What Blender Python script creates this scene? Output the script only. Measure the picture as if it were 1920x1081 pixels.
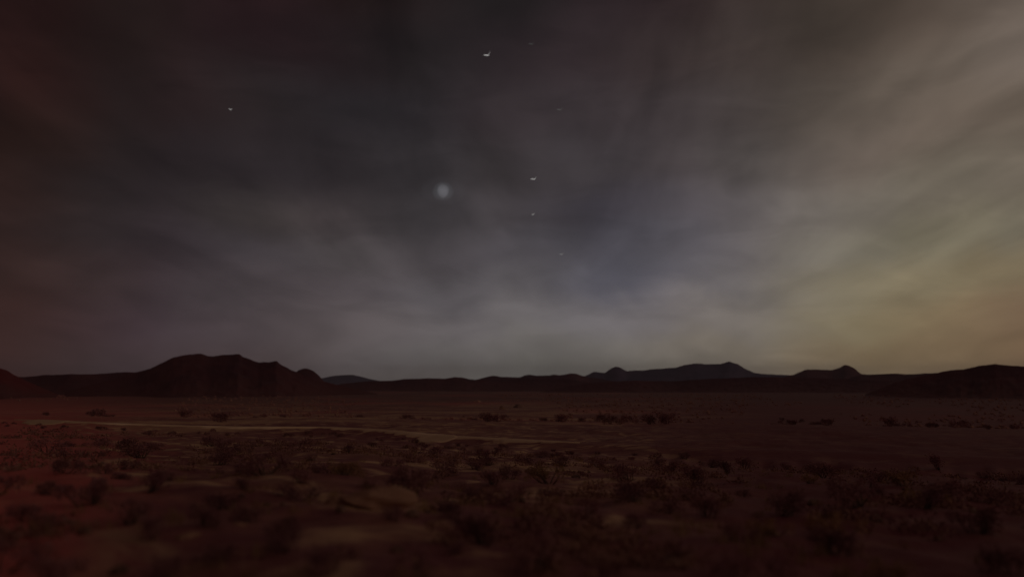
import bpy, math, random
import numpy as np
from mathutils import Vector, Matrix

for o in list(bpy.data.objects):
    bpy.data.objects.remove(o)
sc = bpy.context.scene
COL = sc.collection
R = math.radians

# ------------------------------------------------------------------ camera
F = 1450.0                 # focal length in photograph pixels (1920 wide)
PITCH = R(7.1)
CAM = Vector((0, 0, 1.7))
cam_d = bpy.data.cameras.new("camera")
cam = bpy.data.objects.new("camera", cam_d)
COL.objects.link(cam)
cam.location = CAM
cam.rotation_euler = (R(90) + PITCH, 0, 0)
cam_d.sensor_width = 36
cam_d.lens = 36 * F / 1920
cam_d.clip_start = 0.05
cam_d.clip_end = 200000
cam_d.dof.use_dof = True            # the hand-held night shot is not quite in focus
cam_d.dof.focus_distance = 45
cam_d.dof.aperture_fstop = 0.30
sc.camera = cam
sc.view_settings.view_transform = 'Standard'
sc.view_settings.look = 'None'
sc.view_settings.exposure = 0
sc.view_settings.gamma = 1
sc.cycles.use_denoising = True
sc.cycles.max_bounces = 4
sc.cycles.volume_bounces = 0

def ray(px, py):
    """unit direction of a photograph pixel"""
    v = Vector((px - 960, F, 540.5 - py))
    v.rotate(Matrix.Rotation(PITCH, 3, 'X'))
    return v.normalized()

def project(d):
    v = Vector(d)
    v.rotate(Matrix.Rotation(-PITCH, 3, 'X'))
    if v.y < 0.05:
        return None
    return 960 + F * v.x / v.y, 540.5 - F * v.z / v.y

def lin(c):
    return [((x / 255 + 0.055) / 1.055) ** 2.4 if x > 10 else x / 255 / 12.92 for x in c]

# ------------------------------------------------------------------ sky (world)
SX = [0, 160, 320, 480, 640, 800, 960, 1120, 1280, 1440, 1600, 1760, 1920]
SKY = {
0: "40,20,18 34,23,21 32,22,20 36,20,22 36,24,22 34,26,26 34,30,30 42,32,34 50,38,38 58,48,42 72,60,52 92,78,66 108,96,84",
100: "42,21,18 34,24,23 34,22,22 32,20,22 34,24,26 32,28,28 42,34,36 50,40,42 60,50,48 70,60,54 88,78,66 104,92,78 116,104,92",
200: "42,23,17 36,28,27 44,32,32 38,32,32 36,32,34 40,36,38 50,42,44 58,50,52 66,58,58 76,68,64 92,82,72 104,92,80 102,90,76",
300: "43,26,21 35,28,28 36,30,32 40,34,36 50,44,46 52,48,50 60,54,54 68,62,64 74,66,66 84,78,74 96,86,76 100,88,74 104,92,78",
400: "49,30,26 42,35,35 44,36,38 60,54,52 66,58,58 66,62,64 76,70,72 66,62,70 79,74,78 98,92,90 118,112,100 118,112,94 122,116,98",
480: "52,34,31 49,40,40 56,46,50 64,58,62 78,72,72 84,78,80 84,80,84 73,71,79 85,82,88 110,104,100 124,118,100 128,120,90 126,116,88",
540: "58,35,30 60,43,41 62,50,54 72,64,66 86,78,80 92,88,90 94,90,92 80,80,90 93,90,95 118,112,104 134,124,96 136,122,90 122,102,72",
600: "60,36,32 62,43,44 68,54,60 80,70,72 92,84,84 102,96,96 108,104,104 112,108,110 118,112,110 130,122,108 138,126,94 136,117,82 114,90,68",
660: "60,35,32 62,46,46 68,54,58 80,68,68 92,84,84 102,98,96 108,104,100 112,108,102 124,116,104 128,118,100 132,114,82 128,107,76 120,96,68",
700: "64,32,28 58,42,42 66,52,54 78,66,66 88,82,80 96,90,86 100,98,92 106,102,94 110,104,92 114,104,88 112,98,76 110,94,70 108,86,62",
}
SKY_GAIN = 1.0
SY = sorted(SKY)
TAB = np.array([[lin([float(q) for q in c.split(",")]) for c in SKY[y].split()] for y in SY])

def sky_sample(px, py):
    px = min(max(px, 0), 1919.9)
    py = min(max(py, 0), 699.9)
    i = max(k for k in range(len(SY) - 1) if SY[k] <= py)
    t = (py - SY[i]) / (SY[i + 1] - SY[i])
    j = int(px // 160)
    s = px / 160 - j
    return (TAB[i, j] * (1 - s) + TAB[i, j + 1] * s) * (1 - t) + (TAB[i + 1, j] * (1 - s) + TAB[i + 1, j + 1] * s) * t

w = bpy.data.worlds.new("World")
sc.world = w
w.use_nodes = True
nt = w.node_tree
nt.nodes.clear()
def N(tree, t, **kw):
    n = tree.nodes.new(t)
    for k, v in kw.items():
        setattr(n, k, v)
    return n
def L(tree, a, b):
    tree.links.new(a, b)
def M(tree, op, a, b=None, c=None):
    n = N(tree, 'ShaderNodeMath', operation=op)
    for i, x in enumerate((a, b, c)):
        if x is None:
            continue
        if isinstance(x, (int, float)):
            n.inputs[i].default_value = x
        else:
            L(tree, x, n.inputs[i])
    return n.outputs[0]
def MIX(tree, fac, a, b, mode='MIX'):
    n = N(tree, 'ShaderNodeMix', data_type='RGBA', blend_type=mode)
    for sock, x in ((n.inputs[0], fac), (n.inputs[6], a), (n.inputs[7], b)):
        if isinstance(x, (int, float)):
            sock.default_value = x
        elif isinstance(x, (tuple, list)):
            sock.default_value = (*x, 1) if len(x) == 3 else x
        else:
            L(tree, x, sock)
    return n.outputs[2]
def RANGE(tree, v, a, b, c=0.0, d=1.0, smooth=True):
    n = N(tree, 'ShaderNodeMapRange', interpolation_type='SMOOTHSTEP' if smooth else 'LINEAR')
    L(tree, v, n.inputs[0])
    for i, x in enumerate((a, b, c, d)):
        n.inputs[i + 1].default_value = x
    return n.outputs[0]

tc = N(nt, 'ShaderNodeTexCoord')
sep = N(nt, 'ShaderNodeSeparateXYZ')
L(nt, tc.outputs['Generated'], sep.inputs[0])
dx, dy, dz = sep.outputs
# soft warp of the lookup so the glow has cloud-like edges
wn = N(nt, 'ShaderNodeTexNoise')
wn.inputs['Scale'].default_value = 4.0
wn.inputs['Detail'].default_value = 5
wn.inputs['Distortion'].default_value = 0.6
L(nt, tc.outputs['Generated'], wn.inputs['Vector'])
wsep = N(nt, 'ShaderNodeSeparateColor')
L(nt, wn.outputs['Color'], wsep.inputs[0])
az = M(nt, 'ARCTAN2', dx, dy)
az = M(nt, 'ADD', az, M(nt, 'MULTIPLY', M(nt, 'SUBTRACT', wsep.outputs[0], 0.5), 0.15))
el = M(nt, 'ARCSINE', dz)
el = M(nt, 'ADD', el, M(nt, 'MULTIPLY', M(nt, 'SUBTRACT', wsep.outputs[1], 0.5), 0.13))
AZ = list(range(-45, 46, 3))
azf = RANGE(nt, az, R(-45), R(45), smooth=False)
ELS = [0.5, 2.2, 4.5, 7, 9.5, 12.5, 16, 20, 24, 28, 40, 75]
prev = None
for k, e in enumerate(ELS):
    rp = N(nt, 'ShaderNodeValToRGB')
    rp.color_ramp.interpolation = 'B_SPLINE'
    els = rp.color_ramp.elements
    for i, a in enumerate(AZ):
        d = (math.sin(R(a)) * math.cos(R(e)), math.cos(R(a)) * math.cos(R(e)), math.sin(R(e)))
        p = project(d)
        c = sky_sample(*(p if p else (960, 0)))
        if e > 30:
            c = c * 0.6 + np.array([0.02, 0.017, 0.018]) * 0.4
        g_ = c.mean()
        c = g_ + (c - g_) * 0.86                     # haze greys the glow
        c = np.clip(c * SKY_GAIN * (1.12, 1.07, 1.01, 0.97, 0.95)[min(k, 4)] * np.array([0.98, 0.955, 0.985]), 0, 1)
        x = i / (len(AZ) - 1)
        if i < 2:
            q = els[i]
            q.position = x
        else:
            q = els.new(x)
        q.color = (*c, 1)
    L(nt, azf, rp.inputs[0])
    if prev is None:
        prev = rp.outputs[0]
    else:
        prev = MIX(nt, RANGE(nt, el, R(ELS[k - 1]), R(e)), prev, rp.outputs[0])
# cloud streets: noise on a flat cloud layer, so the bands converge to the horizon
inv = M(nt, 'DIVIDE', 1.0, M(nt, 'ADD', M(nt, 'MAXIMUM', dz, 0.0), 0.14))
cv = N(nt, 'ShaderNodeCombineXYZ')
L(nt, M(nt, 'MULTIPLY', M(nt, 'MULTIPLY', dx, inv), 1.25), cv.inputs[0])
L(nt, M(nt, 'MULTIPLY', M(nt, 'MULTIPLY', dy, inv), 0.30), cv.inputs[1])
cv.inputs[2].default_value = 3.4
cn = N(nt, 'ShaderNodeTexNoise')
cn.inputs['Scale'].default_value = 1.75
cn.inputs['Detail'].default_value = 4.5
cn.inputs['Roughness'].default_value = 0.48
cn.inputs['Distortion'].default_value = 0.5
L(nt, cv.outputs[0], cn.inputs['Vector'])
band = RANGE(nt, cn.outputs[0], 0.30, 0.70, -0.33, 0.33)
band = M(nt, 'ADD', 1.0, M(nt, 'MULTIPLY', band, RANGE(nt, dz, 0.05, 0.30, 0.15, 1.0)))
# big soft puffs
pn = N(nt, 'ShaderNodeTexNoise')
pn.inputs['Scale'].default_value = 9
pn.inputs['Detail'].default_value = 6
pn.inputs['Distortion'].default_value = 0.7
pm = N(nt, 'ShaderNodeMapping')
pm.inputs['Scale'].default_value = (1, 1, 2.6)
pm.inputs['Rotation'].default_value = (0, R(12), 0)
L(nt, tc.outputs['Generated'], pm.inputs[0])
L(nt, pm.outputs[0], pn.inputs['Vector'])
puff = RANGE(nt, pn.outputs[0], 0.3, 0.7, 0.90, 1.10)
both = M(nt, 'MULTIPLY', band, puff)
vs = N(nt, 'ShaderNodeVectorMath', operation='SCALE')
L(nt, prev, vs.inputs[0])
L(nt, both, vs.inputs['Scale'])
# the last of the physical twilight sky under the cloud
SUN_AZ, SUN_EL = R(52), R(9)
nish = N(nt, 'ShaderNodeTexSky', sky_type='NISHITA')
nish.sun_disc = False
nish.sun_elevation = SUN_EL
nish.sun_rotation = SUN_AZ
sv = N(nt, 'ShaderNodeVectorMath', operation='SCALE')
L(nt, nish.outputs[0], sv.inputs[0])
sv.inputs['Scale'].default_value = 0.0005
add = N(nt, 'ShaderNodeVectorMath', operation='ADD')
L(nt, vs.outputs[0], add.inputs[0])
L(nt, sv.outputs[0], add.inputs[1])
ground_mix = MIX(nt, RANGE(nt, dz, -0.03, 0.0), (0.012, 0.007, 0.006), add.outputs[0])
bg = N(nt, 'ShaderNodeBackground')
bg.inputs['Strength'].default_value = 1.0
L(nt, ground_mix, bg.inputs[0])
wo = N(nt, 'ShaderNodeOutputWorld')
L(nt, bg.outputs[0], wo.inputs[0])

# ------------------------------------------------------------------ sun (the faint glow low on the right)
sd = bpy.data.lights.new("sun", 'SUN')
sd.energy = 0.06
sd.angle = R(14)
sd.color = (1.0, 0.86, 0.66)
sun = bpy.data.objects.new("sun", sd)
COL.objects.link(sun)
sdir = Vector((math.sin(SUN_AZ) * math.cos(SUN_EL), math.cos(SUN_AZ) * math.cos(SUN_EL), math.sin(SUN_EL)))
sun.rotation_euler = sdir.to_track_quat('Z', 'Y').to_euler()
sun.location = (0, 0, 50)

# ------------------------------------------------------------------ helpers
def tag(o, label=None, cat=None, group=None, kind=None):
    if label: o["label"] = label
    if cat: o["category"] = cat
    if group: o["group"] = group
    if kind: o["kind"] = kind
    return o

def mesh_obj(name, verts, faces, mat, parent=None, smooth=True):
    me = bpy.data.meshes.new(name)
    verts = np.asarray(verts, dtype=np.float32)
    if isinstance(faces, np.ndarray):
        me.vertices.add(len(verts))
        me.vertices.foreach_set("co", verts.ravel())
        n, k = faces.shape
        me.loops.add(n * k)
        me.loops.foreach_set("vertex_index", faces.astype(np.int32).ravel())
        me.polygons.add(n)
        me.polygons.foreach_set("loop_start", np.arange(0, n * k, k, dtype=np.int32))
        me.update(calc_edges=True)
    else:
        me.from_pydata([tuple(map(float, v)) for v in verts], [], faces)
    if smooth:
        me.polygons.foreach_set("use_smooth", [True] * len(me.polygons))
    me.validate()
    me.materials.append(mat)
    o = bpy.data.objects.new(name, me)
    COL.objects.link(o)
    if parent:
        o.parent = parent
    return o

def _hash(ix, iy, seed):
    h = (ix.astype(np.int64) * 374761393 + iy.astype(np.int64) * 668265263 + seed * 1442695041) & 0x7fffffff
    h = ((h ^ (h >> 13)) * 1274126177) & 0x7fffffff
    h = h ^ (h >> 16)
    return (h & 0xffff) / 65535.0

def vnoise(x, y, seed=0):
    x = np.asarray(x, dtype=np.float64); y = np.asarray(y, dtype=np.float64)
    ix = np.floor(x); iy = np.floor(y)
    fx = x - ix; fy = y - iy
    fx = fx * fx * fx * (fx * (fx * 6 - 15) + 10); fy = fy * fy * fy * (fy * (fy * 6 - 15) + 10)
    a = _hash(ix, iy, seed); b = _hash(ix + 1, iy, seed)
    c = _hash(ix, iy + 1, seed); d = _hash(ix + 1, iy + 1, seed)
    return (a * (1 - fx) + b * fx) * (1 - fy) + (c * (1 - fx) + d * fx) * fy - 0.5

def fbm(x, y, seed=0, octs=4, gain=0.5):
    s, a, f = 0, 1.0, 1.0
    for k in range(octs):
        s = s + a * vnoise(x * f, y * f, seed + k * 17)
        a *= gain; f *= 2.03
    return s

def sm(t):
    t = np.clip(t, 0, 1)
    return t * t * (3 - 2 * t)

# ------------------------------------------------------------------ terrain
VALLEY = -14.0
# the dirt road: points of the photograph and their distance
def track_pt(px, py, dist):
    d = ray(px, py)
    h = math.hypot(d.x, d.y)
    return (d.x / h * dist, d.y / h * dist, CAM.z + d.z / h * dist)

TRACK = [track_pt(p[0], p[1] + 5, p[2]) for p in ((-260, 780, 118), (-60, 786, 108), (90, 790, 101), (260, 797, 94), (440, 802, 89),
         (620, 803, 86), (740, 810, 80), (830, 819, 73), (960, 827, 67), (1060, 833, 63), (1180, 838, 60), (1330, 846, 55))]
TP = np.array(TRACK)
def track_curve(n=260):
    t = np.linspace(0, len(TP) - 1, n)
    pts = []
    for q in t:
        i = min(int(q), len(TP) - 2); s = q - i
        p0 = TP[max(i - 1, 0)]; p1 = TP[i]; p2 = TP[i + 1]; p3 = TP[min(i + 2, len(TP) - 1)]
        pts.append(0.5 * ((2 * p1) + (-p0 + p2) * s + (2 * p0 - 5 * p1 + 4 * p2 - p3) * s * s + (-p0 + 3 * p1 - 3 * p2 + p3) * s ** 3))
    return np.array(pts)
TC = track_curve()

def ground_h(x, y):
    x = np.asarray(x, dtype=np.float64); y = np.asarray(y, dtype=np.float64)
    r = np.hypot(x, y)
    az_ = np.arctan2(x, np.maximum(y, 1e-6) + np.where(y < 0, 1e9, 0))
    azd = np.degrees(az_)
    # the track lies along this distance for each azimuth
    taz = np.degrees(np.arctan2(TC[:, 0], TC[:, 1])); tr = np.hypot(TC[:, 0], TC[:, 1])
    rt = np.interp(azd, taz, tr); zt = np.interp(azd, taz, TC[:, 2])
    bench = zt * sm((r - 4) / (rt - 4)) ** 0.8
    beyond = zt + (VALLEY - zt) * sm((r - rt - 3) / 300.0)
    z = np.where(r < rt, bench, beyond)
    flat = np.exp(-((r - rt) / 5.0) ** 2)           # graded near the road
    # the lip just on the near side of the road
    lip = np.exp(-((r - rt + 8) / 3.2) ** 2) * (0.0 + 0.30 * vnoise(azd * 0.42 + 3, r * 0.0, 5) + 0.3 * vnoise(azd * 1.4, r * 0, 6))
    near = sm((r - 2.5) / 5) * (1 - sm((r - 90) / 120))
    z = z + lip + 0.40 * np.exp(-((r - rt) / 3.0) ** 2)     # the road runs on a low bank
    z = z + near * (1 - flat) * (0.30 * fbm(x / 5.5, y / 5.5, 1, 3) + 0.16 * fbm(x / 1.5, y / 1.5, 2, 3))
    far = sm((r - 110) / 200)
    z = z + far * (1.6 * fbm(x / 90, y / 60, 9, 4) + 2.2 * vnoise(x / 420, y / 300, 12)) * (1 - sm((r - 6000) / 3000))
    return z

def hh(x, y):
    return float(ground_h(np.array([x]), np.array([y]))[0])

def hit(px, py, rmax=3000):
    d = ray(px, py)
    h = math.hypot(d.x, d.y)
    rs = np.concatenate([np.arange(3, 120, 0.1), np.arange(120, rmax, 2.0)])
    xs = d.x / h * rs; ys = d.y / h * rs
    g = ground_h(xs, ys)
    line = CAM.z + d.z / h * rs
    k = np.argmax(line <= g)
    return Vector((xs[k], ys[k], g[k]))

# ------------------------------------------------------------------ materials
def new_mat(name):
    m = bpy.data.materials.new(name)
    m.use_nodes = True
    t = m.node_tree
    t.nodes.clear()
    b = N(t, 'ShaderNodeBsdfPrincipled')
    b.inputs['Roughness'].default_value = 0.95
    b.inputs['Specular IOR Level'].default_value = 0.15
    o = N(t, 'ShaderNodeOutputMaterial')
    L(t, b.outputs[0], o.inputs[0])
    return m, t, b

def noise(t, coord, scale, detail=4, rough=0.5, sc3=None, dist=0.0):
    n = N(t, 'ShaderNodeTexNoise')
    n.inputs['Scale'].default_value = scale
    n.inputs['Detail'].default_value = detail
    n.inputs['Roughness'].default_value = rough
    n.inputs['Distortion'].default_value = dist
    if sc3:
        mp = N(t, 'ShaderNodeMapping')
        mp.inputs['Scale'].default_value = sc3
        L(t, coord, mp.inputs[0])
        L(t, mp.outputs[0], n.inputs['Vector'])
    else:
        L(t, coord, n.inputs['Vector'])
    return n.outputs[0]

def soil_mat(name, dark, mid, pale, red, near=True):
    m, t, b = new_mat(name)
    g = N(t, 'ShaderNodeNewGeometry')
    P = g.outputs['Position']
    s1 = noise(t, P, 0.9, 5, 0.6)
    s2 = noise(t, P, 0.42, 5, 0.6, dist=0.9)
    s3 = noise(t, P, 0.022, 4, 0.55, (1, 1.7, 1), 0.8)
    s4 = noise(t, P, 0.006, 3, 0.5)
    c = MIX(t, RANGE(t, s1, 0.36, 0.64), dark, mid)
    c = MIX(t, M(t, 'MULTIPLY', RANGE(t, s2, 0.51, 0.66), 0.85), c, pale)
    c = MIX(t, M(t, 'MULTIPLY', RANGE(t, s3, 0.52, 0.68), 0.45), c, pale)
    c = MIX(t, M(t, 'MULTIPLY', RANGE(t, s3, 0.50, 0.36), 0.6), c, dark)
    c = MIX(t, M(t, 'MULTIPLY', RANGE(t, s4, 0.50, 0.62), 0.5), c, red)
    # red light cast at left put into the soil colour; right side darker maroon
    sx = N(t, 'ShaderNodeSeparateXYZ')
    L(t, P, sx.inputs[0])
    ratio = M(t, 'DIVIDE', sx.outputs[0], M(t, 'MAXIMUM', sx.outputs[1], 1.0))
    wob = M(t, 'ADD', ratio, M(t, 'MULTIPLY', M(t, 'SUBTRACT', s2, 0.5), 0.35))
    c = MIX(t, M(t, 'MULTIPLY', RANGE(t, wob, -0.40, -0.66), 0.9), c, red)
    c = MIX(t, M(t, 'MULTIPLY', RANGE(t, wob, 0.10, 0.36), 0.85), c, (0.17, 0.034, 0.042))
    # the open plain past the road is paler than the brushy slope this side of it
    wy = M(t, 'ADD', sx.outputs[1], M(t, 'MULTIPLY', s3, 120.0))
    lift = M(t, 'MULTIPLY', RANGE(t, wy, 110, 190), RANGE(t, wob, 0.22, 0.0, 0.0, 1.0))
    c = MIX(t, M(t, 'MULTIPLY', lift, RANGE(t, wy, 420, 800, 0.30, 0.0)), c, MIX(t, RANGE(t, s3, 0.42, 0.6), mid, pale))
    c = MIX(t, RANGE(t, wy, 420, 1000, 0.0, 0.55), c, (0.13, 0.048, 0.042))      # dark gravel fans below the hills
    L(t, c, b.inputs['Base Color'])
    bp = N(t, 'ShaderNodeBump')
    bp.inputs['Strength'].default_value = 0.6
    bp.inputs['Distance'].default_value = 0.08
    L(t, noise(t, P, 3.2, 6, 0.65), bp.inputs['Height'])
    L(t, bp.outputs[0], b.inputs['Normal'])
    return m

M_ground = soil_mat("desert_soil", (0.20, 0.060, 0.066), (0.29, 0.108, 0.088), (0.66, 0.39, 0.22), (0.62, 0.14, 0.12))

def hill_mat(name, a, b_, scale):
    m, t, b = new_mat(name)
    g = N(t, 'ShaderNodeNewGeometry')
    P = g.outputs['Position']
    s1 = noise(t, P, scale, 5, 0.6)
    s2 = noise(t, P, scale * 6, 4, 0.6)
    c = MIX(t, RANGE(t, s1, 0.35, 0.65), a, b_)
    c = MIX(t, M(t, 'MULTIPLY', RANGE(t, s2, 0.5, 0.7), 0.4), c, a)
    sx = N(t, 'ShaderNodeSeparateXYZ')
    L(t, P, sx.inputs[0])
    talus = M(t, 'ADD', sx.outputs[2], M(t, 'MULTIPLY', M(t, 'SUBTRACT', s1, 0.5), 60.0))
    c = MIX(t, RANGE(t, talus, 14, -16, 0.0, 0.75), c, (0.14, 0.045, 0.042))   # sandy scree at the foot
    L(t, c, b.inputs['Base Color'])
    bp = N(t, 'ShaderNodeBump')
    bp.inputs['Strength'].default_value = 0.5
    bp.inputs['Distance'].default_value = 3.0
    L(t, s2, bp.inputs['Height'])
    L(t, bp.outputs[0], b.inputs['Normal'])
    return m
M_hill = hill_mat("dark_rock_slope", (0.075, 0.016, 0.024), (0.12, 0.032, 0.036), 0.012)
M_hill_red_cast = hill_mat("red_cast_slope", (0.12, 0.015, 0.020), (0.17, 0.024, 0.026), 0.02)  # the red light cast on the left hill, painted into its rock colour
M_hill_far = hill_mat("hazy_far_slope", (0.07, 0.045, 0.095), (0.11, 0.065, 0.12), 0.004)  # blue of the distance haze is mixed into this base colour

def plain_mat(name, a, b_, scale, rough=0.95, bump=0.02):
    m, t, b = new_mat(name)
    tcn = N(t, 'ShaderNodeTexCoord')
    s1 = noise(t, tcn.outputs['Object'], scale, 5, 0.6)
    c = MIX(t, RANGE(t, s1, 0.33, 0.67), a, b_)
    oi = N(t, 'ShaderNodeObjectInfo')
    hs = N(t, 'ShaderNodeHueSaturation')
    L(t, M(t, 'ADD', M(t, 'MULTIPLY', oi.outputs['Random'], 0.5), 0.75), hs.inputs['Value'])
    L(t, c, hs.inputs['Color'])
    L(t, hs.outputs[0], b.inputs['Base Color'])
    b.inputs['Roughness'].default_value = rough
    if bump:
        bp = N(t, 'ShaderNodeBump')
        bp.inputs['Strength'].default_value = 0.7
        bp.inputs['Distance'].default_value = bump
        L(t, noise(t, tcn.outputs['Object'], scale * 3, 5, 0.6), bp.inputs['Height'])
        L(t, bp.outputs[0], b.inputs['Normal'])
    return m
M_leaf = plain_mat("shrub_leaf", (0.22, 0.085, 0.10), (0.33, 0.15, 0.14), 3, bump=0)
M_brush = plain_mat("brush_leaf", (0.28, 0.115, 0.115), (0.44, 0.22, 0.155), 0.5, bump=0)
M_leaf_dry = plain_mat("dry_shrub_leaf", (0.24, 0.12, 0.06), (0.40, 0.21, 0.11), 3, bump=0)
M_stem = plain_mat("shrub_stem", (0.09, 0.05, 0.04), (0.16, 0.09, 0.07), 6, bump=0)
M_rock = plain_mat("brown_rock", (0.12, 0.06, 0.05), (0.24, 0.12, 0.09), 3)
M_pale = plain_mat("pale_rock", (0.27, 0.12, 0.085), (0.44, 0.23, 0.15), 3)
M_track = plain_mat("track_dust", (0.70, 0.44, 0.26), (0.90, 0.64, 0.42), 0.12, bump=0.03)
M_straw = plain_mat("dry_grass", (0.26, 0.14, 0.07), (0.44, 0.26, 0.13), 2, bump=0)

# ------------------------------------------------------------------ ground sheet
a_front = np.radians(np.linspace(-46, 46, 640))
a_back = np.radians(np.linspace(46, 314, 90))[1:-1]
A = np.concatenate([a_front, a_back])
Rr = np.concatenate([[0.0], np.geomspace(0.6, 14000, 520)])
AA, RR = np.meshgrid(A, Rr)
X = np.sin(AA) * RR; Y = np.cos(AA) * RR
Z = ground_h(X, Y)
nr, na = X.shape
verts = np.stack([X, Y, Z], -1).reshape(-1, 3)
i0 = (np.arange(nr - 1)[:, None] * na + np.arange(na)[None]).ravel()
i1 = (np.arange(nr - 1)[:, None] * na + (np.arange(na)[None] + 1) % na).ravel()
faces = np.stack([i0, i1, i1 + na, i0 + na], -1)
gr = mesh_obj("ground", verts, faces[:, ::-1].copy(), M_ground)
tag(gr, kind="structure")

# ------------------------------------------------------------------ hills
def hill(name, pts, D, mat, seed, steep=3.6, rough=1.0, wmin=60, base=-16.0, step=2.0):
    px = np.arange(pts[0][0], pts[-1][0] + step, step)
    py = np.interp(px, [p[0] for p in pts], [p[1] for p in pts])
    k = np.array([0.25, 0.5, 0.25])
    py = np.convolve(np.pad(py, 1, mode='edge'), k, 'valid')
    py = py + 1.6 * rough * fbm(px / 17.0, px * 0, seed, 3) * np.clip((724 - py) / 20, 0, 1)
    dirs = np.array([tuple(ray(a, b)) for a, b in zip(px, py)])
    hor = np.hypot(dirs[:, 0], dirs[:, 1])
    ux, uy = dirs[:, 0] / hor, dirs[:, 1] / hor
    Dw = D * (1 + 0.05 * fbm(px / 160.0, px * 0, seed + 3, 2))   # crest wanders in depth
    zc = CAM.z + dirs[:, 2] / hor * Dw
    H = np.maximum(zc - base, 0.5)
    nv = 61
    v = np.linspace(-1, 1, nv)
    v = np.sign(v) * np.abs(v) ** 1.4
    W = np.maximum(H * steep, wmin)
    kk = np.hanning(25); kk /= kk.sum()
    W = np.convolve(np.pad(W, 12, mode='edge'), kk, 'valid')
    V, U = np.meshgrid(v, np.arange(len(px)), indexing='ij')
    r = Dw[U] + V * W[U]
    x = ux[U] * r; y = uy[U] * r
    s = 1 - np.abs(V)
    prof = np.where(s > 0, s, 0) ** 1.7
    gul = 1 - np.abs(2 * vnoise(px[U] * D / F / (H.max() * 0.35), V * 1.3 + 5, seed + 7)) * 1.6
    det = fbm(x / (H.max() * 0.3), y / (H.max() * 0.3), seed + 9, 4)
    bell = 4 * s * (1 - s)
    z = base + H[U] * prof + H[U] * bell * (0.02 * gul + 0.12 * det + 0.01) * rough
    z[0, :] = base - 4; z[-1, :] = base - 4
    z[:, 0] = base - 4; z[:, -1] = base - 4
    verts = np.stack([x, y, z], -1).reshape(-1, 3)
    n = len(px)
    a = (np.arange(nv - 1)[:, None] * n + np.arange(n - 1)[None]).ravel()
    f = np.stack([a, a + 1, a + n + 1, a + n], -1)
    o = mesh_obj(name, verts, f, mat)
    tag(o, kind="structure")
    return o

hill("hill", [(120, 735), (190, 715), (240, 703), (262, 697), (283, 690), (300, 681), (318, 673), (335, 667), (350, 664), (375, 662), (384, 664), (392, 667), (420, 665),
     (450, 663), (455, 668), (470, 673), (486, 679), (505, 678), (518, 675), (526, 682), (550, 695), (562, 700), (590, 710), (640, 723), (710, 738)],
     1250, M_hill, 11)
hill("hill", [(535, 735), (548, 706), (558, 694), (568, 690), (577, 690), (588, 695), (598, 703), (606, 713), (630, 740)], 1700, M_hill, 21, rough=0.5)
hill("hill", [(-220, 735), (-140, 705), (-60, 692), (-20, 689), (2, 690), (14, 694), (26, 702), (50, 714), (110, 740)], 1100, M_hill_red_cast, 31, rough=0.5)
hill("ridge", [(-140, 712), (0, 706), (45, 706), (80, 703), (120, 701), (180, 701), (200, 699), (220, 697), (255, 697), (275, 693), (330, 694), (420, 704), (520, 735)],
     1500, M_hill, 41, rough=0.6)
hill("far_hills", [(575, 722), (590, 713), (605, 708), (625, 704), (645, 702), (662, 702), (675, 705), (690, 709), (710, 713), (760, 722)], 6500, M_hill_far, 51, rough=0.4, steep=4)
hill("ridge", [(600, 730), (640, 719), (690, 714), (735, 713), (755, 710), (800, 709), (835, 709), (852, 707), (866, 707), (880, 710), (900, 712),
     (950, 711), (1000, 709), (1060, 710), (1150, 724), (1180, 735)], 2100, M_hill, 61, rough=0.6, steep=5)
hill("ridge", [(850, 725), (890, 712), (905, 708), (918, 705), (928, 704), (940, 706), (975, 707), (984, 703), (992, 702), (1005, 704), (1030, 703), (1040, 701), (1050, 703),
     (1068, 700), (1080, 700), (1092, 704), (1104, 707), (1160, 715), (1220, 730)], 3000, M_hill, 71, rough=0.6, steep=4)
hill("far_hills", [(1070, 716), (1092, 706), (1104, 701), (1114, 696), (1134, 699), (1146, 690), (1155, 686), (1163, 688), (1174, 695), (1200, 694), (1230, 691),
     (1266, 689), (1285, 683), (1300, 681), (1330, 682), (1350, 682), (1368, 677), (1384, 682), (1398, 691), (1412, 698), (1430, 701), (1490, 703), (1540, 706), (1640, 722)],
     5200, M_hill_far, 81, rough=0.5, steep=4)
hill("hill", [(1430, 716), (1470, 706), (1488, 702), (1502, 696), (1512, 692), (1560, 693), (1574, 689), (1584, 683), (1592, 685), (1604, 691), (1614, 700), (1640, 704), (1700, 722)],
     3400, M_hill, 91, rough=0.5, steep=3)
hill("ridge", [(1560, 720), (1610, 703), (1640, 701), (1680, 700), (1700, 701), (1730, 700), (1765, 698), (1800, 697), (1900, 706), (2000, 724)], 2600, M_hill, 101, rough=0.5, steep=4)
hill("hill", [(1620, 740), (1680, 716), (1730, 703), (1764, 697), (1782, 693), (1805, 692), (1830, 687), (1850, 684), (1862, 682), (1885, 684), (1925, 687),
     (2000, 682), (2080, 690), (2180, 712), (2240, 740)], 1150, M_hill, 111)
# dark foothills in front of the far range
hill("foothills", [(1010, 735), (1070, 722), (1130, 716), (1190, 713), (1260, 714), (1330, 710), (1400, 707), (1450, 706), (1530, 708), (1600, 711), (1680, 714), (1760, 735)],
     1800, M_hill, 121, rough=0.8, steep=5)
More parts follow.
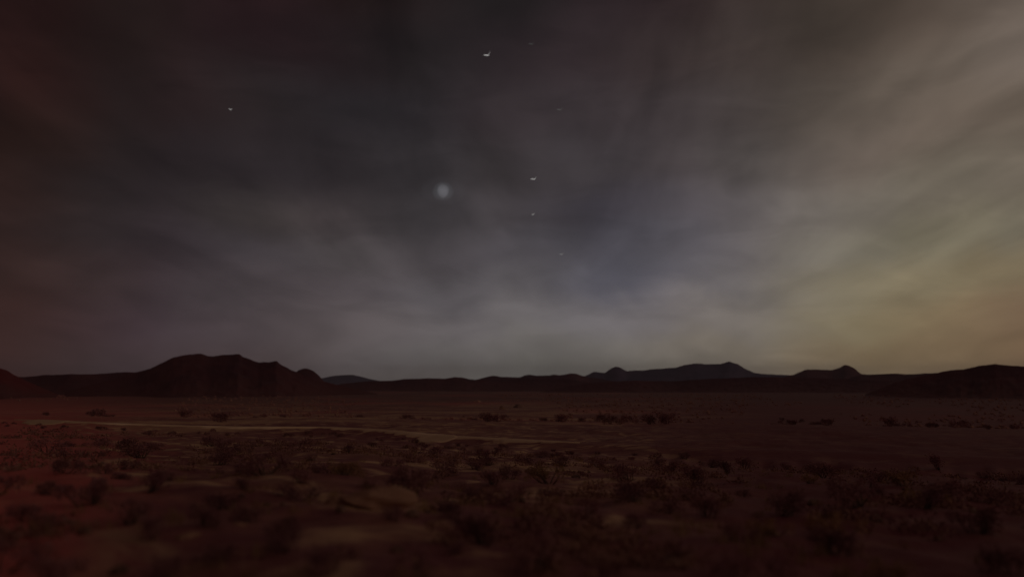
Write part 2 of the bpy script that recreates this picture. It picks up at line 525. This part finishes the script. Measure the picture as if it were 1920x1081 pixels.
# ------------------------------------------------------------------ dirt track
def ribbon(name, cx, width, mat, lift=0.05, seed=0):
    cx = np.asarray(cx)[:, :2]
    tan = np.gradient(cx, axis=0)
    tan /= np.linalg.norm(tan, axis=1)[:, None]
    nrm = np.stack([-tan[:, 1], tan[:, 0]], -1)
    s = np.linspace(0, 60, len(cx))
    wl = width * (0.5 + 0.35 * fbm(s, s * 0, seed, 3))
    wr = width * (0.5 + 0.35 * fbm(s, s * 0 + 9, seed, 3))
    taper = sm(np.minimum(np.arange(len(cx)), np.arange(len(cx))[::-1]) / 22.0) * 0.92 + 0.08
    wl = wl * taper; wr = wr * taper
    ncol = 9
    vs_ = []
    for j in range(ncol):
        t = j / (ncol - 1)
        off = -wl * (1 - t) + wr * t
        p = cx + nrm * off[:, None]
        z = ground_h(p[:, 0], p[:, 1]) + lift
        if j in (0, ncol - 1):
            z -= 0.35
        vs_.append(np.column_stack([p, z]))
    v = np.stack(vs_, 1).reshape(-1, 3)
    n = len(cx)
    a = (np.arange(n - 1)[:, None] * ncol + np.arange(ncol - 1)[None]).ravel()
    f = np.stack([a, a + ncol, a + ncol + 1, a + 1], -1)
    return tag(mesh_obj(name, v, f, mat), kind="structure")
tt = M_track.node_tree
tb = [n_ for n_ in tt.nodes if n_.type == 'BSDF_PRINCIPLED'][0]
old = tb.inputs['Base Color'].links[0].from_socket
gg = N(tt, 'ShaderNodeNewGeometry')
tn = noise(tt, gg.outputs['Position'], 0.085, 3, 0.5)
L(tt, MIX(tt, RANGE(tt, tn, 0.40, 0.58, 0.95, 0.0), old, (0.62, 0.38, 0.24)), tb.inputs['Base Color'])   # packed soil between the loose dust
ribbon("dirt_track", TC[int(len(TC) * 1.6 / 11):int(len(TC) * 9.3 / 11)], 3.4, M_track)
# a pull-in where the road widens
def blob_sheet(name, c, rx, ry, rot, mat, seed):
    n, m_ = 40, 8
    vs_, fs = [], []
    for i in range(m_ + 1):
        for j in range(n):
            a = j / n * 2 * math.pi
            rr = (1 + 0.35 * float(fbm(np.array([math.cos(a) * 1.3 + 4]), np.array([math.sin(a) * 1.3]), seed, 2)[0])) * i / m_
            x = math.cos(a) * rx * rr; y = math.sin(a) * ry * rr
            X_ = c[0] + x * math.cos(rot) - y * math.sin(rot); Y_ = c[1] + x * math.sin(rot) + y * math.cos(rot)
            vs_.append((X_, Y_, hh(X_, Y_) + (0.09 if i < m_ else -0.25)))
    for i in range(m_):
        for j in range(n):
            fs.append((i * n + j, i * n + (j + 1) % n, (i + 1) * n + (j + 1) % n, (i + 1) * n + j))
    return tag(mesh_obj(name, vs_, fs, mat), kind="structure")
p = hit(818, 822)
blob_sheet("gravel_patch", p, 2.2, 3.0, 0.1, M_track, 3)
p = hit(88, 790)
blob_sheet("gravel_patch", p, 2.4, 3.0, 0.1, M_track, 5)

# ------------------------------------------------------------------ shrubs
def shrub_geo(seed, n_leaf, w_, h_, leaf, clumps=9):
    rnd = np.random.RandomState(seed)
    cl = []
    for k in range(clumps):
        a = rnd.uniform(0, 6.283); r_ = w_ * 0.5 * rnd.uniform(0.1, 0.85) ** 0.7
        cl.append((math.cos(a) * r_, math.sin(a) * r_, h_ * rnd.uniform(0.3, 0.85) * (1 - 0.35 * (r_ / (w_ * 0.5))), w_ * rnd.uniform(0.11, 0.2)))
    V, Fc = [], []
    for k in range(n_leaf):
        c = cl[rnd.randint(clumps)]
        d = rnd.normal(size=3); d /= np.linalg.norm(d)
        p_ = np.array(c[:3]) + d * c[3] * rnd.uniform(0.35, 1.15) * np.array([1, 1, 0.9])
        p_[2] = max(p_[2], 0.02)
        a1 = rnd.normal(size=3) + d * 0.8 + np.array([0, 0, 0.5]); a1 /= np.linalg.norm(a1)
        a2 = np.cross(a1, rnd.normal(size=3)); a2 /= np.linalg.norm(a2)
        l = leaf * rnd.uniform(0.6, 1.4)
        i = len(V)
        V += [p_, p_ + a1 * l * 0.5 + a2 * l * 0.22, p_ + a1 * l, p_ + a1 * l * 0.5 - a2 * l * 0.22]
        Fc.append((i, i + 1, i + 2, i + 3))
    S, SF = [], []
    for c in cl:
        b0 = np.array([rnd.uniform(-.04, .04), rnd.uniform(-.04, .04), -0.06]); b2 = np.array(c[:3]); b1 = b0 * 0.5 + b2 * 0.5 + np.array([0, 0, -0.05 * h_]) + rnd.normal(size=3) * 0.03
        for (p0, p1, r0, r1) in ((b0, b1, 0.022 * w_, 0.014 * w_), (b1, b2, 0.014 * w_, 0.005 * w_)):
            i = len(S)
            ax = (p1 - p0) / np.linalg.norm(p1 - p0)
            u = np.cross(ax, (0.3, 0.9, 0.1)); u /= np.linalg.norm(u); vv = np.cross(ax, u)
            for (pp, rr) in ((p0, r0), (p1, r1)):
                for q in range(5):
                    an = q / 5 * 6.283
                    S.append(pp + (u * math.cos(an) + vv * math.sin(an)) * rr)
            for q in range(5):
                SF.append((i + q, i + (q + 1) % 5, i + 5 + (q + 1) % 5, i + 5 + q))
    return V, Fc, S, SF

def make_shrub(seed, w_, h_, mat, nleaf=900, leaf=0.055):
    V, Fc, S, SF = shrub_geo(seed, nleaf, w_, h_, leaf)
    root = bpy.data.objects.new("desert_shrub", None)
    root.empty_display_size = 0.2
    COL.objects.link(root)
    mesh_obj("foliage", V, Fc, mat, root, smooth=False)
    mesh_obj("stem", S, SF, M_stem, root)
    return root

protos = []
for k in range(6):
    protos.append(make_shrub(100 + k, 0.9 + 0.1 * (k % 3), 0.5 + 0.08 * (k % 4), M_leaf_dry if k == 5 else M_leaf))
used = set()
def copy_tree(o, parent=None):
    c = o.copy()
    COL.objects.link(c)
    c.parent = parent
    for ch in o.children:
        copy_tree(ch, c)
    return c
def place(protos_, k, x, y, s, rz, sink=0.03, sz=None):
    o = protos_[k]
    if id(o) in used:
        kids = list(o.children)
        c = o.copy()
        COL.objects.link(c)
        for ch in kids:
            g = ch.copy()
            COL.objects.link(g)
            g.parent = c
        o = c
    else:
        used.add(id(o))
    o.location = (x, y, hh(x, y) - sink)
    o.rotation_euler = (0, 0, rz)
    o.scale = (s, s, sz if sz else s)
    return o

rnd = random.Random(7)
G_NEAR = "desert shrubs in the foreground"
named = [  # px, py of the foot, width in photo px, proto, label
    (535, 1035, 105, 0, "largest near-black rounded shrub in the left foreground, beside the red-tinted ground"),
    (85, 1002, 70, 1, "round dark shrub on red-tinted ground near the left edge of the picture"),
    (238, 985, 85, 2, "broad dark shrub behind the round one on the red-tinted ground at far left"),
    (370, 962, 38, 3, "small dark shrub alone between the broad left shrub and the pale rock slab"),
    (815, 958, 40, 4, "compact dark shrub just above the small pale rock in the middle foreground"),
    (740, 975, 60, 0, "low dark shrub at the right end of the pale rock slab"),
    (1015, 1068, 130, 2, "wide dark shrub cut by the bottom edge, right of the centre"),
    (775, 1072, 90, 1, "dark shrub at the bottom edge, below the small pale rock"),
    (665, 1045, 45, 3, "little dark shrub in the bare sandy patch near the bottom centre"),
    (1385, 1012, 80, 4, "dark spreading shrub in the right foreground, left of the lone dry bush"),
    (1110, 965, 60, 1, "dark shrub on the pale soil right of centre, halfway up the foreground"),
    (1305, 905, 62, 3, "dark shrub on the slope right of centre, behind the others"),
    (830, 893, 55, 2, "dark flat shrub in the middle of the slope below the road"),
    (560, 905, 60, 0, "dark shrub on the slope up and left of the pale rock slab"),
    (1570, 1010, 90, 5, "dry straw-brown bush standing alone in the dark right foreground"),
    (1520, 905, 34, 5, "small dry brown bush on the dark slope at right"),
    (120, 885, 60, 4, "dark shrub on the red-tinted slope at left, well behind the near ones"),
    (1840, 1000, 95, 0, "big dark shrub close to the right edge of the picture"),
]
occupied = []
for (px, py, wpx, k, lab) in named:
    p = hit(px, py)
    dist = (p - CAM).length
    s = wpx / F * dist / 1.0
    o = place(protos, k, p.x, p.y, s, rnd.uniform(0, 6.28))
    tag(o, lab, "shrub", "named foreground shrubs")
    occupied.append((p.x, p.y, s))

zones = {
 'left': "dark scrub bush among many on the reddish ground in the left foreground",
 'centre': "dark scrub bush among many on the brown ground in the middle foreground",
 'right': "dark scrub bush among many on the darkest ground in the right foreground"}
cnt = 0
tries = 0
while cnt < 150 and tries < 5000:
    tries += 1
    r_ = math.exp(rnd.uniform(math.log(7.2), math.log(52)))
    a = R(rnd.uniform(-37, 37))
    x, y = math.sin(a) * r_, math.cos(a) * r_
    s = rnd.uniform(0.45, 1.15) * (0.75 + r_ / 60)
    if any((x - q[0]) ** 2 + (y - q[1]) ** 2 < (0.5 * (s + q[2])) ** 2 for q in occupied):
        continue
    if (-0.24 < x / y < -0.10 and 8 < r_ < 12.5) or (-0.02 < x / y < 0.10 and 9 < r_ < 14):
        continue
    occupied.append((x, y, s))
    o = place(protos, rnd.choice([0, 1, 2, 3, 4, 0, 1, 2, 3, 5]) if r_ < 30 else rnd.randrange(5), x, y, s, rnd.uniform(0, 6.28), sz=s * rnd.uniform(0.6, 1.0))
    z = 'left' if x / y < -0.28 else ('right' if x / y > 0.22 else 'centre')
    tag(o, zones[z], "shrub", "scrub bushes in the %s foreground" % z)
    cnt += 1

# shrubs along the lip below the road: seen small, one mesh each
V, Fc, S, SF = shrub_geo(300, 420, 1.4, 0.9, 0.16, 8)
V = [tuple(v) for v in V] + [tuple(v) for v in S]
Fc = Fc + [tuple(i + len(V) - len(S) for i in f) for f in SF]
far0 = mesh_obj("desert_shrub", V, Fc, M_leaf, smooth=False)
V2, F2, _, _ = shrub_geo(301, 420, 1.6, 0.8, 0.16, 8)
far1 = mesh_obj("desert_shrub", V2, F2, M_leaf, smooth=False)
fars = [far0, far1]
def put_far(x, y, s, label, group):
    k = rnd.randrange(2)
    o = place(fars, k, x, y, s, rnd.uniform(0, 6.28), sink=0.05)
    return tag(o, label, "shrub", group)
for q in range(60):
    i = rnd.randrange(10, len(TC) - 6)
    c = TC[i]
    rr = math.hypot(c[0], c[1])
    k = (rr - rnd.uniform(5, 15)) / rr
    if abs(c[0] * k / (c[1] * k)) > 0.72:
        continue
    put_far(c[0] * k + rnd.uniform(-1, 1), c[1] * k, rnd.uniform(0.3, 0.55),
            "tiny dark bush on the rim of the slope just below the pale road", "bushes on the near side of the road")
for q in range(70):
    r_ = math.exp(rnd.uniform(math.log(115), math.log(420)))
    a = R(rnd.uniform(-33, 33))
    put_far(math.sin(a) * r_, math.cos(a) * r_, rnd.uniform(0.9, 2.2),
            "distant dark bush dotted on the plain beyond the pale road", "bushes on the plain beyond the road")

# scrub carpet of the plain, too many and too small to count
rs = np.random.RandomState(5)
base = np.array([(0, 0, -0.3), (0.5, 0.1, -0.3), (0.35, 0.3, 0.45), (-0.45, 0.2, 0.35), (-0.3, -0.4, 0.4), (0.3, -0.45, 0.35), (0, 0, 0.7)])
bf = [(1, 2, 6), (2, 3, 6), (3, 4, 6), (4, 5, 6), (5, 1, 6), (1, 5, 0), (0, 2, 1), (0, 3, 2), (0, 4, 3), (0, 5, 4)]
V, Fc = [], []
n = 5000
rr = np.exp(rs.uniform(math.log(230), math.log(1300), n)); aa = np.radians(rs.uniform(-37, 37, n))
xx = np.sin(aa) * rr; yy = np.cos(aa) * rr
keep = fbm(xx / (rr * 0.12 + 20), yy / (rr * 0.2 + 30), 44, 3) > -0.05
xx, yy, rr = xx[keep], yy[keep], rr[keep]
zz = ground_h(xx, yy)
for x, y, z, r_ in zip(xx, yy, zz, rr):
    s = rs.uniform(0.4, 1.2) * (1 + r_ / 900)
    i = len(V)
    b_ = base * (s * rs.uniform(0.7, 1.4, 3)) * (1 + rs.uniform(-0.25, 0.25, (7, 3)))
    V += [tuple(q + np.array((x, y, z))) for q in b_]
    Fc += [(i + a, i + b, i + c) for a, b, c in bf]
o = mesh_obj("scrub", V, Fc, M_brush, smooth=False)
tag(o, "dark low scrub scattered over the plain between the road and the hills", "scrub", kind="stuff")

# dry grass between the near shrubs
V, Fc = [], []
n = 900
for k in range(n):
    r_ = math.exp(rs.uniform(math.log(6.0), math.log(45))); a = R(rs.uniform(-37, 37))
    x, y = math.sin(a) * r_, math.cos(a) * r_
    if float(fbm(np.array([x / 2.5]), np.array([y / 2.5]), 77, 2)[0]) < 0.0:
        continue
    z = hh(x, y)
    for q in range(26):
        an = rs.uniform(0, 6.283); ln = rs.uniform(0.10, 0.26); lean = rs.uniform(0.15, 0.8)
        d = np.array([math.cos(an) * lean, math.sin(an) * lean, 1.0]); d /= np.linalg.norm(d)
        p0 = np.array([x + rs.normal() * 0.07, y + rs.normal() * 0.07, z - 0.02])
        sd_ = np.array([-math.sin(an), math.cos(an), 0]) * 0.005
        i = len(V)
        V += [p0 - sd_, p0 + sd_, p0 + d * ln]
        Fc.append((i, i + 1, i + 2))
o = mesh_obj("dry_grass", V, Fc, M_straw, smooth=False)
tag(o, "thin straw coloured grass tufts between the foreground shrubs", "grass", kind="stuff")

# knee-high brush matting the slope between the single bushes
V, Fc = [], []
for k in range(5200):
    r_ = math.exp(rs.uniform(math.log(6.5), math.log(88))); a = R(rs.uniform(-38, 38))
    x, y = math.sin(a) * r_, math.cos(a) * r_
    i_ = np.argmin((TC[:, 0] - x) ** 2 + (TC[:, 1] - y) ** 2)
    rt_ = math.hypot(TC[i_, 0], TC[i_, 1])
    if r_ > rt_ - (12 if x < -8 else 7):
        continue
    thick = float(fbm(np.array([x / 3.2 + 9]), np.array([y / 4.5]), 81, 3)[0]) + (0.12 if r_ > 25 else 0) - (0.05 if x > 0.2 * y else 0) - 0.45 * max(0, 1 - r_ / 22)
    if thick < 0.14 or rs.rand() < 0.55 * (1 - min(1, (r_ - 6) / 30)):
        continue
    z = hh(x, y)
    sz_ = rs.uniform(0.12, 0.30) * (1 + r_ / 80)
    lf = 0.032 + r_ * 0.0010
    for q in range(46 if r_ < 25 else 28):
        d = rs.normal(size=3); d /= np.linalg.norm(d); d[2] = abs(d[2]) * 0.75
        p0 = np.array([x, y, z - 0.02]) + d * sz_ * rs.uniform(0.3, 1.0)
        a1 = rs.normal(size=3) + d; a1 /= np.linalg.norm(a1)
        a2 = np.cross(a1, d + 0.01); a2 /= np.linalg.norm(a2)
        i = len(V)
        V += [p0, p0 + a1 * lf + a2 * lf * 0.4, p0 + a1 * lf * 2, p0 + a1 * lf - a2 * lf * 0.4]
        Fc.append((i, i + 1, i + 2, i + 3))
o = mesh_obj("brush", V, Fc, M_brush, smooth=False)
tag(o, "low dark brush matting the slope between the foreground bushes", "brush", kind="stuff")

# ------------------------------------------------------------------ rocks
import bmesh
def rock_mesh(name, seed, sx, sy, sz, mat, sub=3, jag=0.32):
    bm = bmesh.new()
    bmesh.ops.create_icosphere(bm, subdivisions=sub, radius=0.5)
    r0 = random.Random(seed)
    planes = []
    for _ in range(9):
        n_ = Vector((r0.gauss(0, 1), r0.gauss(0, 1), r0.gauss(0, 1))).normalized()
        planes.append((n_, r0.uniform(0.30, 0.44)))
    for v in bm.verts:
        for n_, d_ in planes:          # chipped flat faces
            e = v.co.dot(n_) - d_
            if e > 0:
                v.co -= n_ * e * 0.9
        c = v.co
        f_ = float(fbm(np.array([c.x * 3 + c.z * 2]), np.array([c.y * 3 - c.z * 2]), seed, 3)[0])
        v.co *= 1 + jag * f_
        v.co.x *= sx; v.co.y *= sy; v.co.z *= sz
    me = bpy.data.meshes.new(name)
    bm.to_mesh(me)
    bm.free()
    me.materials.append(mat)
    o_ = bpy.data.objects.new(name, me)
    COL.objects.link(o_)
    return o_
def set_rock(o_, px, py, wpx, rz=0.0, sink=0.1, tilt=(0, 0), lab=None, group=None):
    p_ = hit(px, py)
    s_ = wpx / F * (p_ - CAM).length
    o_.scale = (s_, s_, s_)
    o_.rotation_euler = (tilt[0], tilt[1], rz)
    o_.location = (p_.x, p_.y, p_.z - sink * s_ + 0.1 * s_)
    tag(o_, lab, "rock", group)
    return o_
set_rock(rock_mesh("rock_slab", 3, 1.0, 0.8, 0.26, M_pale, 5, 0.6), 690, 948, 150, 0.3, 0.05, (0.12, -0.10),
         "broad low pale rock slab with a bright left rim in the left-centre foreground")
set_rock(rock_mesh("rock", 4, 1.0, 0.7, 0.4, M_pale), 822, 985, 60, -0.2, 0.1, (0.1, 0.1),
         "small pale rock just right of the broad slab, below a compact dark shrub")
set_rock(rock_mesh("rock", 5, 1.0, 0.8, 0.5, M_pale), 1108, 1078, 34, 0.5, 0.1, lab="pale stone at the very bottom edge, right of centre")
set_rock(rock_mesh("boulder", 6, 1.0, 0.9, 0.62, M_rock), 1248, 1066, 72, 0.5, 0.1, lab="dark rounded boulder near the bottom edge, right of the pale stone")
set_rock(rock_mesh("rock", 8, 1.0, 0.7, 0.4, M_pale), 450, 985, 30, 0.1, 0.1, lab="pale stone lying left of the largest dark shrub")
set_rock(rock_mesh("rock", 9, 1.0, 0.7, 0.35, M_pale), 350, 1010, 44, 0.6, 0.1, lab="flat pale stone between the red-tinted ground and the largest dark shrub")
set_rock(rock_mesh("boulder", 12, 1.0, 0.9, 0.95, M_pale), 941, 767, 13, 0.2, 0.1, lab="brightest pale boulder far out on the plain, left of its fainter neighbour")
set_rock(rock_mesh("boulder", 13, 1.2, 0.9, 0.75, M_rock), 971, 764, 17, 0.9, 0.1, lab="fainter brown boulder far out on the plain, right of the bright one")
set_rock(rock_mesh("boulder", 14, 1.2, 0.9, 0.6, M_pale), 896, 753, 13, 0.9, 0.1, lab="small pale boulder farthest out on the plain, near the reddish knoll")

rp = [rock_mesh("rock", 40 + k, 1.0, rnd.uniform(0.6, 0.95), rnd.uniform(0.4, 0.7), M_rock, 2) for k in range(5)]
used_r = set()
for q in range(70):
    k = q % 5
    r_ = math.exp(rnd.uniform(math.log(6.2), math.log(35)))
    a = R(rnd.uniform(-36, 36))
    x, y = math.sin(a) * r_, math.cos(a) * r_
    s = rnd.uniform(0.10, 0.30) * (0.7 + r_ / 40)
    o = place(rp, k, x, y, s, rnd.uniform(0, 6.28), sink=-0.08 * s)
    z = 'left' if x < -0.28 * y else ('right' if x > 0.22 * y else 'centre')
    side = {'left': 'reddish ground at left', 'centre': 'brown ground in the middle', 'right': 'dark ground at right'}[z]
    tag(o, "small brown stone strewn over the %s" % side, "rock", "stones on the %s" % side)

# ------------------------------------------------------------------ moon and stars
def emis(name, col, strength):
    m = bpy.data.materials.new(name)
    m.use_nodes = True
    t = m.node_tree
    t.nodes.clear()
    e = N(t, 'ShaderNodeEmission')
    e.inputs[0].default_value = (*col, 1)
    e.inputs[1].default_value = strength
    o_ = N(t, 'ShaderNodeOutputMaterial')
    L(t, e.outputs[0], o_.inputs[0])
    return m

FAR = 60000.0
def glow_ball(name, px, py, rpx, col, gain, parent=None, squash=(1, 1, 1), seed=1):
    """a self-luminous ball of vapour: brightness falls off towards its rim by its own thickness"""
    rad = rpx / F * FAR
    m = bpy.data.materials.new(name)
    m.use_nodes = True
    t = m.node_tree
    t.nodes.clear()
    e = N(t, 'ShaderNodeEmission')
    e.inputs[0].default_value = (*col, 1)
    e.inputs[1].default_value = gain / (2 * rad)
    o_ = N(t, 'ShaderNodeOutputMaterial')
    L(t, e.outputs[0], o_.inputs['Volume'])
    bm = bmesh.new()
    bmesh.ops.create_icosphere(bm, subdivisions=4, radius=rad)
    for v in bm.verts:
        c = v.co / rad
        f_ = 1 + 0.22 * float(fbm(np.array([c.x * 1.5 + c.y]), np.array([c.z * 1.5 + c.y]), seed, 2)[0])
        v.co = Vector((c.x * squash[0], c.y * squash[1], c.z * squash[2])) * rad * f_
    me = bpy.data.meshes.new(name)
    bm.to_mesh(me)
    bm.free()
    me.materials.append(m)
    ob = bpy.data.objects.new(name, me)
    COL.objects.link(ob)
    ob.location = CAM + ray(px, py) * FAR
    if parent:
        ob.parent = parent
        ob.location = (0, 0, 0)
    return ob
moon = bpy.data.objects.new("moon", None)
COL.objects.link(moon)
moon.location = CAM + ray(831, 358) * FAR
tag(moon, "soft round grey-white glow of the moon behind thin cloud, left of centre in the sky", "moon")
glow_ball("moon_disc", 0, 0, 11, (0.92, 0.90, 1.0), 0.058, moon, (1, 1, 1.15), 4)
glow_ball("halo", 0, 0, 20, (0.8, 0.9, 1.0), 0.026, moon, (1, 1, 0.85), 9)
glow_ball("cloud_glow", 0, 0, 32, (0.85, 0.9, 1.0), 0.005, moon, (1.3, 1, 0.8), 13)

def star(px, py, length, thick, ang, strength, label, bend=0.5):
    """a small, slightly bent glint"""
    m = emis("star_light", (1.0, 0.97, 0.95), strength)
    k = FAR / F
    pts = [(-0.5, 0.02), (-0.2, 0.0), (0.0, -0.10), (0.15, -0.05), (0.40, bend * 0.45)]
    bm = bmesh.new()
    rings = []
    ca, sa = math.cos(ang), math.sin(ang)
    for i, (u, v) in enumerate(pts):
        rad = thick * 0.5 * (0.35, 0.9, 1.0, 0.75, 0.35)[i]
        x = (u * ca - v * sa) * length; z = (u * sa + v * ca) * length
        rings.append([bm.verts.new(((x) * k, math.cos(q / 6 * 6.283) * rad * k, (z + math.sin(q / 6 * 6.283) * rad) * k)) for q in range(6)])
    for a_, b_ in zip(rings, rings[1:]):
        for q in range(6):
            bm.faces.new((a_[q], a_[(q + 1) % 6], b_[(q + 1) % 6], b_[q]))
    bm.faces.new(rings[0]); bm.faces.new(rings[-1][::-1])
    bmesh.ops.recalc_face_normals(bm, faces=bm.faces[:])
    me = bpy.data.meshes.new("star")
    bm.to_mesh(me)
    bm.free()
    me.materials.append(m)
    o_ = bpy.data.objects.new("star", me)
    COL.objects.link(o_)
    o_.location = CAM + ray(px, py) * FAR
    tag(o_, label, "star", "stars in the night sky")
star(914, 103, 14, 1.5, R(8), 0.50, "brightest star, a small white hooked glint high in the middle of the sky", 0.9)
star(432, 205, 7, 1.7, R(-15), 0.26, "lone star in the dark upper left of the sky")
star(1001, 335, 12, 1.8, R(8), 0.36, "bright star right of the moon glow, upper one of a close pair")
star(1000, 401, 8, 1.9, R(30), 0.24, "star right of the moon glow, lower one of a close pair")
star(1053, 476, 9, 1.7, R(8), 0.18, "faint lowest star, below and right of the pair")
star(997, 82, 12, 2.0, R(4), 0.045, "very faint star near the top edge, just right of the brightest one")
star(1050, 205, 12, 2.0, R(10), 0.07, "very faint star between the top edge and the pair right of the moon")

# ------------------------------------------------------------------ haze
HZ = 11500
zt_, zb_ = 260.0, -30.0
hv = [(-HZ, -HZ, zb_), (HZ, -HZ, zb_), (HZ, HZ, zb_), (-HZ, HZ, zb_), (-HZ, -HZ, zt_), (HZ, -HZ, zt_), (HZ, HZ, zt_), (-HZ, HZ, zt_)]
hf = [(0, 3, 2, 1), (4, 5, 6, 7), (0, 1, 5, 4), (1, 2, 6, 5), (2, 3, 7, 6), (3, 0, 4, 7)]
hm = bpy.data.materials.new("night_haze")
hm.use_nodes = True
t = hm.node_tree
t.nodes.clear()
pv = N(t, 'ShaderNodeVolumePrincipled')
pv.inputs['Color'].default_value = (0.74, 0.74, 0.92, 1)
pv.inputs['Density'].default_value = 5.5e-5
ho = N(t, 'ShaderNodeOutputMaterial')
L(t, pv.outputs[0], ho.inputs['Volume'])
hz = mesh_obj("haze", hv, hf, hm, smooth=False)
tag(hz, "thin night haze softening the far hills", "haze", kind="stuff")
